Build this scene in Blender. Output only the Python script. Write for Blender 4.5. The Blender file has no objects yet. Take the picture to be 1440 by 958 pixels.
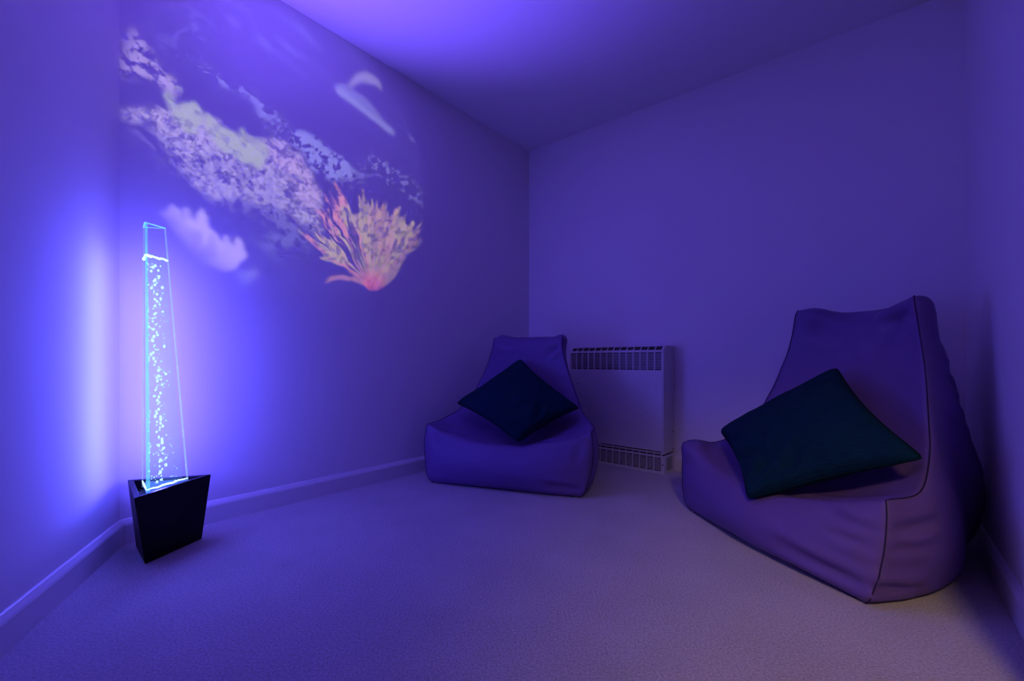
import bpy, bmesh, math, random
import numpy as np
from mathutils import Vector, Matrix
from mathutils.bvhtree import BVHTree

random.seed(7)
RNG = np.random.default_rng(11)
scene = bpy.context.scene
COL = scene.collection

# ------------------------------------------------------------------ camera model (photo is 1440 x 958)
F, HC, CX, HY = 620.0, 0.66, 720.0, 507.0

def floor_pt(px, py, z=0.0):
    d = F * (HC - z) / (py - HY)
    return Vector(((px - CX) / F * d, d, z))

def at_depth(px, py, d):
    return Vector(((px - CX) / F * d, d, HC - (py - HY) / F * d))

# ------------------------------------------------------------------ small helpers
def link(name, me, mat=None, parent=None, smooth=False):
    o = bpy.data.objects.new(name, me)
    COL.objects.link(o)
    if mat is not None:
        me.materials.append(mat)
    if parent is not None:
        o.parent = parent
    if smooth:
        me.polygons.foreach_set('use_smooth', [True] * len(me.polygons))
    me.update()
    return o

def from_bm(name, bm, mat=None, parent=None, smooth=False):
    bmesh.ops.recalc_face_normals(bm, faces=bm.faces[:])
    me = bpy.data.meshes.new(name)
    bm.to_mesh(me)
    bm.free()
    return link(name, me, mat, parent, smooth)

def tag(o, label=None, cat=None, group=None, kind=None):
    if label: o['label'] = label
    if cat: o['category'] = cat
    if group: o['group'] = group
    if kind: o['kind'] = kind
    return o

def empty(name, loc, rz=0.0):
    o = bpy.data.objects.new(name, None)
    o.empty_display_size = 0.1
    COL.objects.link(o)
    o.location = loc
    o.rotation_euler = (0, 0, rz)
    return o

def add_hexa(bm, pts):
    """pts: 4 bottom (ccw) then 4 top"""
    v = [bm.verts.new(p) for p in pts]
    for f in ((3, 2, 1, 0), (4, 5, 6, 7), (0, 1, 5, 4), (1, 2, 6, 5), (2, 3, 7, 6), (3, 0, 4, 7)):
        bm.faces.new([v[i] for i in f])
    return v

def add_box(bm, x0, x1, y0, y1, z0, z1):
    return add_hexa(bm, [(x0, y0, z0), (x1, y0, z0), (x1, y1, z0), (x0, y1, z0),
                         (x0, y0, z1), (x1, y0, z1), (x1, y1, z1), (x0, y1, z1)])

def add_prism(bm, bottom, top):
    n = len(bottom)
    b = [bm.verts.new(p) for p in bottom]
    t = [bm.verts.new(p) for p in top]
    bm.faces.new(b[::-1]); bm.faces.new(t)
    for i in range(n):
        j = (i + 1) % n
        bm.faces.new((b[i], b[j], t[j], t[i]))

def add_tube(bm, pts, r, n=8, closed=False):
    pts = [Vector(p) for p in pts]
    rings = []
    prev = None
    N = len(pts)
    for i, p in enumerate(pts):
        if closed:
            t = pts[(i + 1) % N] - pts[i - 1]
        else:
            t = pts[min(i + 1, N - 1)] - pts[max(i - 1, 0)]
        t.normalize()
        if prev is None:
            a = t.orthogonal().normalized()
        else:
            a = prev - t * prev.dot(t)
            a = a.normalized() if a.length > 1e-6 else t.orthogonal().normalized()
        prev = a
        b = t.cross(a)
        rr = r[i] if hasattr(r, '__len__') else r
        rings.append([bm.verts.new(p + (a * math.cos(2 * math.pi * k / n) + b * math.sin(2 * math.pi * k / n)) * rr)
                      for k in range(n)])
    for i in range(N if closed else N - 1):
        A, B = rings[i], rings[(i + 1) % N]
        for k in range(n):
            bm.faces.new((A[k], A[(k + 1) % n], B[(k + 1) % n], B[k]))
    if not closed:
        bm.faces.new(rings[0][::-1]); bm.faces.new(rings[-1])

# ------------------------------------------------------------------ noise (numpy)
_TAB = np.random.default_rng(3).random((256, 256)).astype(np.float32)
_PRM = np.random.default_rng(4).integers(0, 256, (2, 256))

def vnoise(x, y, z=None, seed=0):
    x = np.asarray(x, np.float32) + seed * 13.37; y = np.asarray(y, np.float32) + seed * 7.91
    xi = np.floor(x).astype(np.int32); yi = np.floor(y).astype(np.int32)
    fx, fy = x - xi, y - yi
    fx = fx * fx * (3 - 2 * fx); fy = fy * fy * (3 - 2 * fy)
    def layer(ox, oy):
        xa, ya = (xi + ox) & 255, (yi + oy) & 255
        xb, yb = (xa + 1) & 255, (ya + 1) & 255
        return (_TAB[ya, xa] * (1 - fx) + _TAB[ya, xb] * fx) * (1 - fy) + (_TAB[yb, xa] * (1 - fx) + _TAB[yb, xb] * fx) * fy
    if z is None:
        return layer(0, 0)
    z = np.asarray(z, np.float32); zi = np.floor(z).astype(np.int32); fz = z - zi
    fz = fz * fz * (3 - 2 * fz)
    z0, z1 = zi & 255, (zi + 1) & 255
    return layer(_PRM[0][z0], _PRM[1][z0]) * (1 - fz) + layer(_PRM[0][z1], _PRM[1][z1]) * fz

def fbm(x, y, z=None, octv=4, seed=0, gain=0.5):
    s, a, tot = 0, 1.0, 0
    f = 1.0
    for o in range(octv):
        s = s + a * vnoise(x * f, y * f, None if z is None else z * f, seed + o * 17)
        tot += a
        a *= gain; f *= 2.03
    return s / tot

# ------------------------------------------------------------------ materials
def new_mat(name):
    m = bpy.data.materials.new(name)
    m.use_nodes = True
    nt = m.node_tree
    bsdf = nt.nodes['Principled BSDF']
    return m, nt, bsdf

def simple_mat(name, col, rough=0.6, spec=0.5, noise=None, bump=None, sheen=0.0, metallic=0.0):
    """noise = (scale, amount): colour variation. bump = (scale, strength, distance, detail)"""
    m, nt, b = new_mat(name)
    b.inputs['Base Color'].default_value = (*col, 1)
    b.inputs['Roughness'].default_value = rough
    b.inputs['Specular IOR Level'].default_value = spec
    b.inputs['Metallic'].default_value = metallic
    if sheen:
        b.inputs['Sheen Weight'].default_value = sheen
    tc = nt.nodes.new('ShaderNodeTexCoord')
    if noise:
        n = nt.nodes.new('ShaderNodeTexNoise')
        n.inputs['Scale'].default_value = noise[0]
        n.inputs['Detail'].default_value = 4
        nt.links.new(tc.outputs['Object'], n.inputs['Vector'])
        mx = nt.nodes.new('ShaderNodeMix'); mx.data_type = 'RGBA'
        mx.inputs['A'].default_value = (*[c * (1 - noise[1]) for c in col], 1)
        mx.inputs['B'].default_value = (*[min(1, c * (1 + noise[1])) for c in col], 1)
        nt.links.new(n.outputs['Fac'], mx.inputs['Factor'])
        nt.links.new(mx.outputs['Result'], b.inputs['Base Color'])
    if bump:
        n2 = nt.nodes.new('ShaderNodeTexNoise')
        n2.inputs['Scale'].default_value = bump[0]
        n2.inputs['Detail'].default_value = bump[3] if len(bump) > 3 else 3
        nt.links.new(tc.outputs['Object'], n2.inputs['Vector'])
        bp = nt.nodes.new('ShaderNodeBump')
        bp.inputs['Strength'].default_value = bump[1]
        bp.inputs['Distance'].default_value = bump[2]
        nt.links.new(n2.outputs['Fac'], bp.inputs['Height'])
        nt.links.new(bp.outputs['Normal'], b.inputs['Normal'])
    return m

WALL_C = (0.79, 0.745, 0.73)
M_wall = simple_mat('wall_paint', WALL_C, 0.85, 0.2, noise=(1.5, 0.03), bump=(220, 0.12, 0.002))
M_ceil = simple_mat('ceiling_paint', (0.76, 0.74, 0.72), 0.9, 0.15, noise=(1.2, 0.03))
M_trim = simple_mat('skirting_gloss', (0.74, 0.71, 0.66), 0.35, 0.5, noise=(6, 0.03))

def carpet_mat():
    m, nt, b = new_mat('carpet')
    tc = nt.nodes.new('ShaderNodeTexCoord')
    n1 = nt.nodes.new('ShaderNodeTexNoise'); n1.inputs['Scale'].default_value = 170; n1.inputs['Detail'].default_value = 4
    n2 = nt.nodes.new('ShaderNodeTexNoise'); n2.inputs['Scale'].default_value = 4; n2.inputs['Detail'].default_value = 5
    for n in (n1, n2): nt.links.new(tc.outputs['Object'], n.inputs['Vector'])
    r1 = nt.nodes.new('ShaderNodeValToRGB')
    r1.color_ramp.elements[0].position = 0.3; r1.color_ramp.elements[0].color = (0.37, 0.33, 0.30, 1)
    r1.color_ramp.elements[1].position = 0.7; r1.color_ramp.elements[1].color = (0.62, 0.56, 0.51, 1)
    nt.links.new(n1.outputs['Fac'], r1.inputs['Fac'])
    r2 = nt.nodes.new('ShaderNodeValToRGB')
    r2.color_ramp.elements[0].position = 0.3; r2.color_ramp.elements[0].color = (0.86, 0.86, 0.86, 1)
    r2.color_ramp.elements[1].position = 0.75; r2.color_ramp.elements[1].color = (1.0, 1.0, 1.0, 1)
    nt.links.new(n2.outputs['Fac'], r2.inputs['Fac'])
    mx = nt.nodes.new('ShaderNodeMix'); mx.data_type = 'RGBA'; mx.blend_type = 'MULTIPLY'
    mx.inputs['Factor'].default_value = 1.0
    nt.links.new(r1.outputs['Color'], mx.inputs['A']); nt.links.new(r2.outputs['Color'], mx.inputs['B'])
    nt.links.new(mx.outputs['Result'], b.inputs['Base Color'])
    b.inputs['Roughness'].default_value = 1.0
    b.inputs['Specular IOR Level'].default_value = 0.05
    b.inputs['Sheen Weight'].default_value = 0.25
    bp = nt.nodes.new('ShaderNodeBump'); bp.inputs['Strength'].default_value = 0.6; bp.inputs['Distance'].default_value = 0.006
    nt.links.new(n1.outputs['Fac'], bp.inputs['Height'])
    nt.links.new(bp.outputs['Normal'], b.inputs['Normal'])
    return m
M_carpet = carpet_mat()

M_bag = simple_mat('bean_bag_vinyl', (0.150, 0.086, 0.255), 0.52, 0.34, noise=(7, 0.06), bump=(420, 0.10, 0.002, 2))
M_seam = simple_mat('bean_bag_seam_thread', (0.03, 0.018, 0.06), 0.7, 0.2, noise=(200, 0.2))
M_black = simple_mat('black_lacquer', (0.003, 0.003, 0.004), 0.45, 0.14, noise=(30, 0.2))
M_inner = simple_mat('black_plastic', (0.012, 0.012, 0.014), 0.5, 0.4, noise=(40, 0.2))
M_heater = simple_mat('heater_enamel', (0.66, 0.63, 0.60), 0.42, 0.4, noise=(5, 0.04), bump=(300, 0.05, 0.001))
M_grille = simple_mat('grille_enamel', (0.66, 0.64, 0.62), 0.45, 0.4, noise=(9, 0.03))
M_void = simple_mat('heater_interior', (0.10, 0.095, 0.09), 0.9, 0.1, noise=(20, 0.2))
M_scuff = simple_mat('scuff_mark', (0.10, 0.09, 0.09), 0.9, 0.1, noise=(90, 0.3))

def cushion_mat():
    m, nt, b = new_mat('teal_linen')
    tc = nt.nodes.new('ShaderNodeTexCoord')
    w1 = nt.nodes.new('ShaderNodeTexWave'); w1.wave_type = 'BANDS'; w1.bands_direction = 'X'
    w1.inputs['Scale'].default_value = 150; w1.inputs['Distortion'].default_value = 2.0; w1.inputs['Detail'].default_value = 2
    w2 = nt.nodes.new('ShaderNodeTexWave'); w2.wave_type = 'BANDS'; w2.bands_direction = 'Y'
    w2.inputs['Scale'].default_value = 150; w2.inputs['Distortion'].default_value = 2.0; w2.inputs['Detail'].default_value = 2
    mp = nt.nodes.new('ShaderNodeMapping'); mp.inputs['Scale'].default_value = (5, 60, 5)
    n = nt.nodes.new('ShaderNodeTexNoise'); n.inputs['Scale'].default_value = 3.0; n.inputs['Detail'].default_value = 4
    uv = tc.outputs['UV']
    nt.links.new(uv, w1.inputs['Vector']); nt.links.new(uv, w2.inputs['Vector'])
    nt.links.new(uv, mp.inputs['Vector']); nt.links.new(mp.outputs['Vector'], n.inputs['Vector'])
    r = nt.nodes.new('ShaderNodeValToRGB')
    r.color_ramp.elements[0].position = 0.3; r.color_ramp.elements[0].color = (0.001, 0.016, 0.026, 1)
    r.color_ramp.elements[1].position = 0.75; r.color_ramp.elements[1].color = (0.002, 0.040, 0.056, 1)
    nt.links.new(n.outputs['Fac'], r.inputs['Fac'])
    nt.links.new(r.outputs['Color'], b.inputs['Base Color'])
    ad = nt.nodes.new('ShaderNodeMath'); ad.operation = 'ADD'
    nt.links.new(w1.outputs['Fac'], ad.inputs[0]); nt.links.new(w2.outputs['Fac'], ad.inputs[1])
    bp = nt.nodes.new('ShaderNodeBump'); bp.inputs['Strength'].default_value = 0.25; bp.inputs['Distance'].default_value = 0.002
    nt.links.new(ad.outputs[0], bp.inputs['Height']); nt.links.new(bp.outputs['Normal'], b.inputs['Normal'])
    b.inputs['Roughness'].default_value = 0.9
    b.inputs['Specular IOR Level'].default_value = 0.12
    return m
M_cush = cushion_mat()
M_cushseam = simple_mat('teal_piping', (0.001, 0.016, 0.018), 0.9, 0.1, noise=(90, 0.2))

def glass_like(name, tint, refl, emis=None, estr=0.0, rough=0.02):
    """clear sheet: lets light straight through, with a fresnel sheen (and a faint glow where it is edge-lit)"""
    m = bpy.data.materials.new(name); m.use_nodes = True
    nt = m.node_tree; nt.nodes.clear()
    out = nt.nodes.new('ShaderNodeOutputMaterial')
    tr = nt.nodes.new('ShaderNodeBsdfTransparent'); tr.inputs['Color'].default_value = (*tint, 1)
    gl = nt.nodes.new('ShaderNodeBsdfGlossy'); gl.inputs['Roughness'].default_value = rough
    lw = nt.nodes.new('ShaderNodeFresnel'); lw.inputs['IOR'].default_value = 1.49
    mul = nt.nodes.new('ShaderNodeMath'); mul.operation = 'MULTIPLY'; mul.inputs[1].default_value = refl
    nt.links.new(lw.outputs[0], mul.inputs[0])
    mx = nt.nodes.new('ShaderNodeMixShader')
    gm = nt.nodes.new('ShaderNodeNewGeometry')
    inv = nt.nodes.new('ShaderNodeMath'); inv.operation = 'SUBTRACT'; inv.inputs[0].default_value = 1.0
    nt.links.new(gm.outputs['Backfacing'], inv.inputs[1])
    mul2 = nt.nodes.new('ShaderNodeMath'); mul2.operation = 'MULTIPLY'
    nt.links.new(mul.outputs[0], mul2.inputs[0]); nt.links.new(inv.outputs[0], mul2.inputs[1])
    nt.links.new(mul2.outputs[0], mx.inputs[0]); nt.links.new(tr.outputs[0], mx.inputs[1]); nt.links.new(gl.outputs[0], mx.inputs[2])
    last = mx
    if emis:
        em = nt.nodes.new('ShaderNodeEmission'); em.inputs['Color'].default_value = (*emis, 1); em.inputs['Strength'].default_value = estr
        tcn = nt.nodes.new('ShaderNodeTexCoord')
        nz = nt.nodes.new('ShaderNodeTexNoise'); nz.inputs['Scale'].default_value = 25; nz.inputs['Detail'].default_value = 3
        mr = nt.nodes.new('ShaderNodeMapRange'); mr.inputs['To Min'].default_value = 0.55 * estr; mr.inputs['To Max'].default_value = 1.45 * estr
        nt.links.new(tcn.outputs['Object'], nz.inputs['Vector']); nt.links.new(nz.outputs['Fac'], mr.inputs['Value'])
        nt.links.new(mr.outputs['Result'], em.inputs['Strength'])
        ad = nt.nodes.new('ShaderNodeAddShader')
        nt.links.new(mx.outputs[0], ad.inputs[0]); nt.links.new(em.outputs[0], ad.inputs[1])
        last = ad
    nt.links.new(last.outputs[0], out.inputs['Surface'])
    return m

def emit_mat(name, col, strength, var=0.3, scale=40):
    m = bpy.data.materials.new(name); m.use_nodes = True
    nt = m.node_tree; nt.nodes.clear()
    out = nt.nodes.new('ShaderNodeOutputMaterial')
    em = nt.nodes.new('ShaderNodeEmission'); em.inputs['Color'].default_value = (*col, 1)
    tcn = nt.nodes.new('ShaderNodeTexCoord')
    nz = nt.nodes.new('ShaderNodeTexNoise'); nz.inputs['Scale'].default_value = scale
    mr = nt.nodes.new('ShaderNodeMapRange')
    mr.inputs['To Min'].default_value = strength * (1 - var); mr.inputs['To Max'].default_value = strength * (1 + var)
    nt.links.new(tcn.outputs['Object'], nz.inputs['Vector']); nt.links.new(nz.outputs['Fac'], mr.inputs['Value'])
    nt.links.new(mr.outputs['Result'], em.inputs['Strength'])
    nt.links.new(em.outputs[0], out.inputs['Surface'])
    return m

M_acrylic = glass_like('clear_acrylic', (0.97, 0.985, 1.0), 0.35)
M_water = glass_like('lit_water', (0.93, 0.97, 1.0), 0.0, (0.14, 0.30, 1.0), 0.10)
M_edge = glass_like('edge_lit_acrylic', (0.70, 0.92, 1.0), 0.4, (0.16, 0.66, 1.0), 0.30)
M_edge2 = glass_like('edge_lit_acrylic_pale', (0.86, 0.95, 1.0), 0.4, (0.32, 0.58, 1.0), 0.26)
M_rimglow = emit_mat('edge_lit_rim', (0.22, 0.72, 1.0), 1.0, 0.25)
M_foam = emit_mat('lit_foam', (0.62, 0.95, 1.0), 1.6, 0.3)
M_bubble = emit_mat('lit_bubble', (0.58, 0.95, 1.0), 1.3, 0.3)
M_bubble_dim = emit_mat('lit_fine_bubble', (0.50, 0.85, 1.0), 1.25, 0.3)
M_led = emit_mat('blue_led', (0.08, 0.16, 1.0), 1.0, 0.7, 60)

# ------------------------------------------------------------------ room
A = floor_pt(168, 766); C = floor_pt(744, 626); R = floor_pt(1357, 730)
LN = floor_pt(0, 917)
def ceil_z(P, y): return HC + (HY - y) / F * P.y
cz = [(A, ceil_z(A, -138)), (C, ceil_z(C, 213.5)), (R, ceil_z(R, -17))]
Mx = np.array([[p.x, p.y, 1] for p, z in cz]); cc = np.linalg.solve(Mx, np.array([z for p, z in cz]))
def ceiling_at(x, y): return float(cc[0] * x + cc[1] * y + cc[2])

wdir = (C - A).normalized()                     # along the projection wall
wn = Vector((wdir.y, -wdir.x, 0))               # its normal, into the room
ldir = (LN - A).normalized()
bdir = (R - C).normalized()
rdir = -wdir                                    # right wall, coming towards the camera
# right wall / near-left wall / short front wall
L2 = A + ldir * ((A.y + 0.55) / -ldir.y)
pn = Vector((wdir.y, -wdir.x, 0))
def cross2(p, d, q, e):
    det = d.x * (-e.y) + e.x * d.y
    t = ((q.x - p.x) * (-e.y) + e.x * (q.y - p.y)) / det
    return p + d * t
FR = cross2(L2, pn, R, rdir)                    # corner of front wall and right wall

TH = 0.10
def wall(name, p, q, inward, z0=-0.12, z1=None, openings=(), ext=(0.0, 0.0), mat=M_wall):
    """slab standing outside the line p-q; openings = [(u0,u1,ztop)] cut doorways down to the floor"""
    d = (q - p); Ln = d.length; d = d.normalized()
    out = -inward * TH
    bm = bmesh.new()
    def slab(u0, u1, za, zb0, zb1):
        a, b = p + d * u0, p + d * u1
        add_hexa(bm, [(a.x, a.y, za), (b.x, b.y, za), (b.x + out.x, b.y + out.y, za), (a.x + out.x, a.y + out.y, za),
                      (a.x, a.y, zb0), (b.x, b.y, zb1), (b.x + out.x, b.y + out.y, zb1), (a.x + out.x, a.y + out.y, zb0)])
    def top(u):
        a = p + d * u
        return ceiling_at(a.x, a.y) + 0.01
    u = -ext[0]
    for (u0, u1, zt) in openings:
        if u0 - u > 1e-6: slab(u, u0, z0, top(u), top(u0))
        slab(u0, u1, zt, top(u0), top(u1))
        u = u1
    slab(u, Ln + ext[1], z0, top(u), top(Ln))
    return tag(from_bm(name, bm, mat), kind='structure')

def inward_of(p, q, inside):
    d = (q - p).normalized()
    n = Vector((-d.y, d.x, 0))
    return n if (inside - p).dot(n) > 0 else -n
INS = Vector((0.2, 1.6, 0))
nA = inward_of(A, C, INS); nB = inward_of(C, R, INS); nR = inward_of(R, FR, INS); nL = inward_of(A, L2, INS); nF = inward_of(L2, FR, INS)

# doorway in the right wall, beside the camera: far jamb where the warm light is cut off
def right_u(P): return (P - R).dot(rdir)
jamb = Vector((0.87, 0.61, 0))
uj = right_u(jamb)
un = uj + 1.36       # near jamb
wall('wall_projection', A, C, nA, ext=(0.0, 0.12))
wall('wall_back', C, R, nB, ext=(0.0, 0.12))
JB = R + rdir * uj
wall('wall_right', R, JB, nR)
wall('wall_doorway', JB, FR, nR, openings=[(0.0, un - uj, 2.02)], ext=(0.0, 0.1))
wall('wall_left', A, L2, nL, ext=(0.08, 0.05))
wall('wall_front', L2, FR, nF, ext=(0.05, 0.1))

poly = [A, C, R, FR, L2]
cen = sum(poly, Vector()) / 5
big = [p + (p - cen).normalized() * 0.22 for p in poly]
bm = bmesh.new()
add_prism(bm, [(p.x, p.y, -0.12) for p in big[::-1]], [(p.x, p.y, 0.0) for p in big[::-1]])
tag(from_bm('floor', bm, M_carpet), kind='structure')
bm = bmesh.new()
add_prism(bm, [(p.x, p.y, ceiling_at(p.x, p.y)) for p in big[::-1]], [(p.x, p.y, ceiling_at(p.x, p.y) + 0.12) for p in big[::-1]])
tag(from_bm('ceiling', bm, M_ceil), kind='structure')

SK_H, SK_T = 0.088, 0.016
SK_PROF = [(0.0, -0.005), (SK_T, -0.005), (SK_T, SK_H - 0.020), (SK_T - 0.002, SK_H - 0.014), (0.007, SK_H - 0.002), (0.004, SK_H), (0.0, SK_H)]
def skirting(name, p, q, inward, m0=0.0, m1=0.0):
    d = (q - p).normalized(); Ln = (q - p).length
    bm = bmesh.new()
    ra, rb = [], []
    for (o, z) in SK_PROF:
        a = p + d * (m0 * o) + inward * o; b = p + d * (Ln + m1 * o) + inward * o
        ra.append(bm.verts.new((a.x, a.y, z))); rb.append(bm.verts.new((b.x, b.y, z)))
    n = len(SK_PROF)
    for i in range(n):
        j = (i + 1) % n
        bm.faces.new((ra[i], ra[j], rb[j], rb[i]))
    bm.faces.new(ra[::-1]); bm.faces.new(rb)
    return tag(from_bm(name, bm, M_trim), kind='structure')
def miter(ang): return 1.0 / math.tan(ang / 2)
angA = (C - A).angle(L2 - A); angC = (A - C).angle(R - C); angR = (C - R).angle(FR - R)
skirting('baseboard_projection', A, C, nA, miter(angA), -miter(angC))
skirting('baseboard_back', C, R, nB, miter(angC), -miter(angR))
skirting('baseboard_right', R, R + rdir * (uj - 0.002), nR, miter(angR), 0)
skirting('baseboard_left', A, L2, nL, miter(angA), 0)

# ------------------------------------------------------------------ storage heater on the back wall
def build_heater():
    u0, u1, dep, H = 0.4925, 1.150, 0.155, 0.748
    ang = math.atan2(bdir.y, bdir.x)
    base = C + bdir * u0 + nB * 0.003
    root = empty('storage_heater', base, ang)
    tag(root, 'cream metal wall storage heater with slotted grilles, standing between the two bean bags', 'heater')
    # local frame: x along the wall, -y into the room, z up
    W = u1 - u0
    zf = 0.118        # where the big front panel ends and the plinth grille starts
    ch = 0.030        # chamfer at the top
    # case: rear shell + sides + front panel (with grille openings above), built from slabs
    bm = bmesh.new()
    tk = 0.008
    gz0, gz1 = H - 0.145, H - 0.040     # front grille window
    # side cheeks (with chamfered top front corner)
    for x in (0, W - tk):
        prof = [(0, zf - 0.004), (-dep, zf - 0.004), (-dep, H - 0.030), (-dep + ch, H), (0, H)]
        add_prism(bm, [(x, y, z) for y, z in prof], [(x + tk, y, z) for y, z in prof])
    add_box(bm, tk, W - tk, -dep, -dep + tk, zf + 0.012, gz0)              # front panel
    add_box(bm, tk, W - tk, -0.012, 0, zf - 0.02, H)                        # rear
    add_box(bm, tk, W - tk, -dep + ch + 0.004, -0.012, H - 0.008, H)        # top
    add_box(bm, tk, W - tk, -dep + 0.004, -0.012, zf - 0.004, zf + 0.004)   # floor of the case
    o = from_bm('case', bm, M_heater, root)
    bv = o.modifiers.new('bevel', 'BEVEL'); bv.width = 0.002; bv.segments = 2; bv.limit_method = 'ANGLE'
    # dark heat store behind the grilles
    bm = bmesh.new()
    add_box(bm, 0.02, W - 0.02, -dep + 0.016, -0.02, gz0 - 0.03, gz1 + 0.002)
    from_bm('heat_core', bm, M_void, root)
    # front grille
    nc = 14
    bm = bmesh.new()
    add_box(bm, tk, W - tk, -dep, -dep + 0.006, gz1, H - 0.030)
    for i in range(nc + 1):
        x = 0.010 + (W - 0.020) * i / nc
        add_box(bm, x - 0.0028, x + 0.0028, -dep, -dep + 0.010, gz0, gz1)
    ns = 11
    for k in range(1, ns):
        z = gz0 + (gz1 - gz0) * k / ns
        add_box(bm, tk, W - tk, -dep + 0.001, -dep + 0.009, z - 0.0017, z + 0.0017)
    from_bm('front_grille', bm, M_grille, root)
    # chamfer grille along the top edge
    bm = bmesh.new()
    p0 = Vector((0, -dep, H - 0.030)); p1 = Vector((0, -dep + ch, H))
    dv = (p1 - p0); nv = Vector((0, -dv.z, dv.y)).normalized() * -0.004
    nv = Vector((0, dv.z, -dv.y)).normalized() * 0.004
    def chbar(x0, x1, t0, t1):
        a, b = p0 + dv * t0, p0 + dv * t1
        add_hexa(bm, [(x0, a.y, a.z), (x1, a.y, a.z), (x1, a.y + nv.y, a.z + nv.z), (x0, a.y + nv.y, a.z + nv.z),
                      (x0, b.y, b.z), (x1, b.y, b.z), (x1, b.y + nv.y, b.z + nv.z), (x0, b.y + nv.y, b.z + nv.z)])
    chbar(tk, W - tk, -0.02, 0.12); chbar(tk, W - tk, 0.88, 1.02)
    for i in range(nc + 1):
        x = 0.010 + (W - 0.020) * i / nc
        chbar(x - 0.003, x + 0.003, 0.1, 0.9)
    from_bm('top_grille', bm, M_grille, root)
    bm = bmesh.new()
    add_hexa(bm, [(0.012, -dep + 0.010, H - 0.036), (W - 0.012, -dep + 0.010, H - 0.036), (W - 0.012, -0.03, H - 0.036), (0.012, -0.03, H - 0.036),
                  (0.012, -dep + ch + 0.006, H - 0.010), (W - 0.012, -dep + ch + 0.006, H - 0.010), (W - 0.012, -0.03, H - 0.010), (0.012, -0.03, H - 0.010)])
    from_bm('top_duct', bm, M_void, root)
    # plinth: frame, bars and wavy slats, a little proud of the panel
    bm = bmesh.new()
    yb = -dep - 0.004
    x1 = W + 0.006
    zt = zf - 0.012
    add_box(bm, -0.006, x1, yb, yb + 0.010, 0.0, 0.016)
    add_box(bm, -0.006, x1, yb, yb + 0.010, zt - 0.012, zt)
    add_box(bm, W - 0.014, x1, yb, yb + 0.010, 0.016, zt - 0.012)
    add_box(bm, -0.006, 0.014, yb, yb + 0.010, 0.016, zt - 0.012)
    add_box(bm, x1 - 0.008, x1, -0.035, -0.010, 0.0, zt)        # rear post of the right cheek
    add_box(bm, x1 - 0.008, x1, yb + 0.010, yb + 0.034, 0.0, zt)
    add_box(bm, x1 - 0.008, x1, yb + 0.034, -0.035, 0.0, 0.014)
    add_box(bm, x1 - 0.008, x1, yb + 0.034, -0.035, zt - 0.012, zt)
    o = from_bm('plinth', bm, M_grille, root)
    bm = bmesh.new()
    for i in range(nc - 0):
        x = 0.014 + (W - 0.028) * i / nc
        if i: add_box(bm, x - 0.0028, x + 0.0028, yb + 0.001, yb + 0.009, 0.014, zt - 0.010)
    nb = 8
    for k in range(1, nb):
        z = 0.016 + (zt - 0.028) * k / nb
        cell = (W - 0.028) / nc
        for i in range(nc):          # each cell's slat is bowed
            xa = 0.014 + cell * i
            for q in range(4):
                a0, a1 = xa + cell * q / 4, xa + cell * (q + 1) / 4
                h0, h1 = 0.0022 * math.sin(2 * math.pi * q / 4), 0.0022 * math.sin(2 * math.pi * (q + 1) / 4)
                add_hexa(bm, [(a0, yb + 0.002, z - 0.0016 + h0), (a1, yb + 0.002, z - 0.0016 + h1), (a1, yb + 0.008, z - 0.0016 + h1), (a0, yb + 0.008, z - 0.0016 + h0),
                              (a0, yb + 0.002, z + 0.0016 + h0), (a1, yb + 0.002, z + 0.0016 + h1), (a1, yb + 0.008, z + 0.0016 + h1), (a0, yb + 0.008, z + 0.0016 + h0)])
    from_bm('plinth_grille', bm, M_grille, root)
    # sloping intake grille between panel and plinth
    bm = bmesh.new()
    for i in range(nc + 1):
        x = 0.014 + (W - 0.028) * i / nc
        add_hexa(bm, [(x - 0.0026, yb + 0.001, zt - 0.004), (x + 0.0026, yb + 0.001, zt - 0.004), (x + 0.0026, yb + 0.006, zt - 0.004), (x - 0.0026, yb + 0.006, zt - 0.004),
                      (x - 0.0026, -dep + 0.008, zf + 0.016), (x + 0.0026, -dep + 0.008, zf + 0.016), (x + 0.0026, -dep + 0.013, zf + 0.016), (x - 0.0026, -dep + 0.013, zf + 0.016)])
    add_box(bm, 0.010, W - 0.010, yb + 0.001, yb + 0.006, zt - 0.006, zt)
    from_bm('intake_grille', bm, M_grille, root)
    bm = bmesh.new()
    add_box(bm, 0.012, W - 0.012, -dep + 0.022, -0.03, 0.004, zf - 0.006)
    from_bm('plinth_core', bm, M_void, root)
    # slotted right cheek of the plinth
    bm = bmesh.new()
    for k in range(9):
        z = 0.018 + (zt - 0.036) * k / 8
        add_box(bm, x1 - 0.007, x1 - 0.001, yb + 0.030, -0.032, z - 0.0016, z + 0.0016)
    from_bm('side_vent', bm, M_grille, root)
    # fixing screws: on the plinth front and on the cheek
    for (p, n) in (((W - 0.004, yb, zt * 0.52), (0, -1, 0)), ((W + 0.0, -0.018, 0.235), (1, 0, 0)), ((W + 0.0, -0.018, zf + 0.012), (1, 0, 0))):
        bm = bmesh.new()
        n = Vector(n)
        add_tube(bm, [Vector(p) - n * 0.002, Vector(p) + n * 0.0015, Vector(p) + n * 0.0022], [0.0045, 0.0045, 0.003], 10)
        from_bm('screw', bm, M_void, root)
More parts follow.
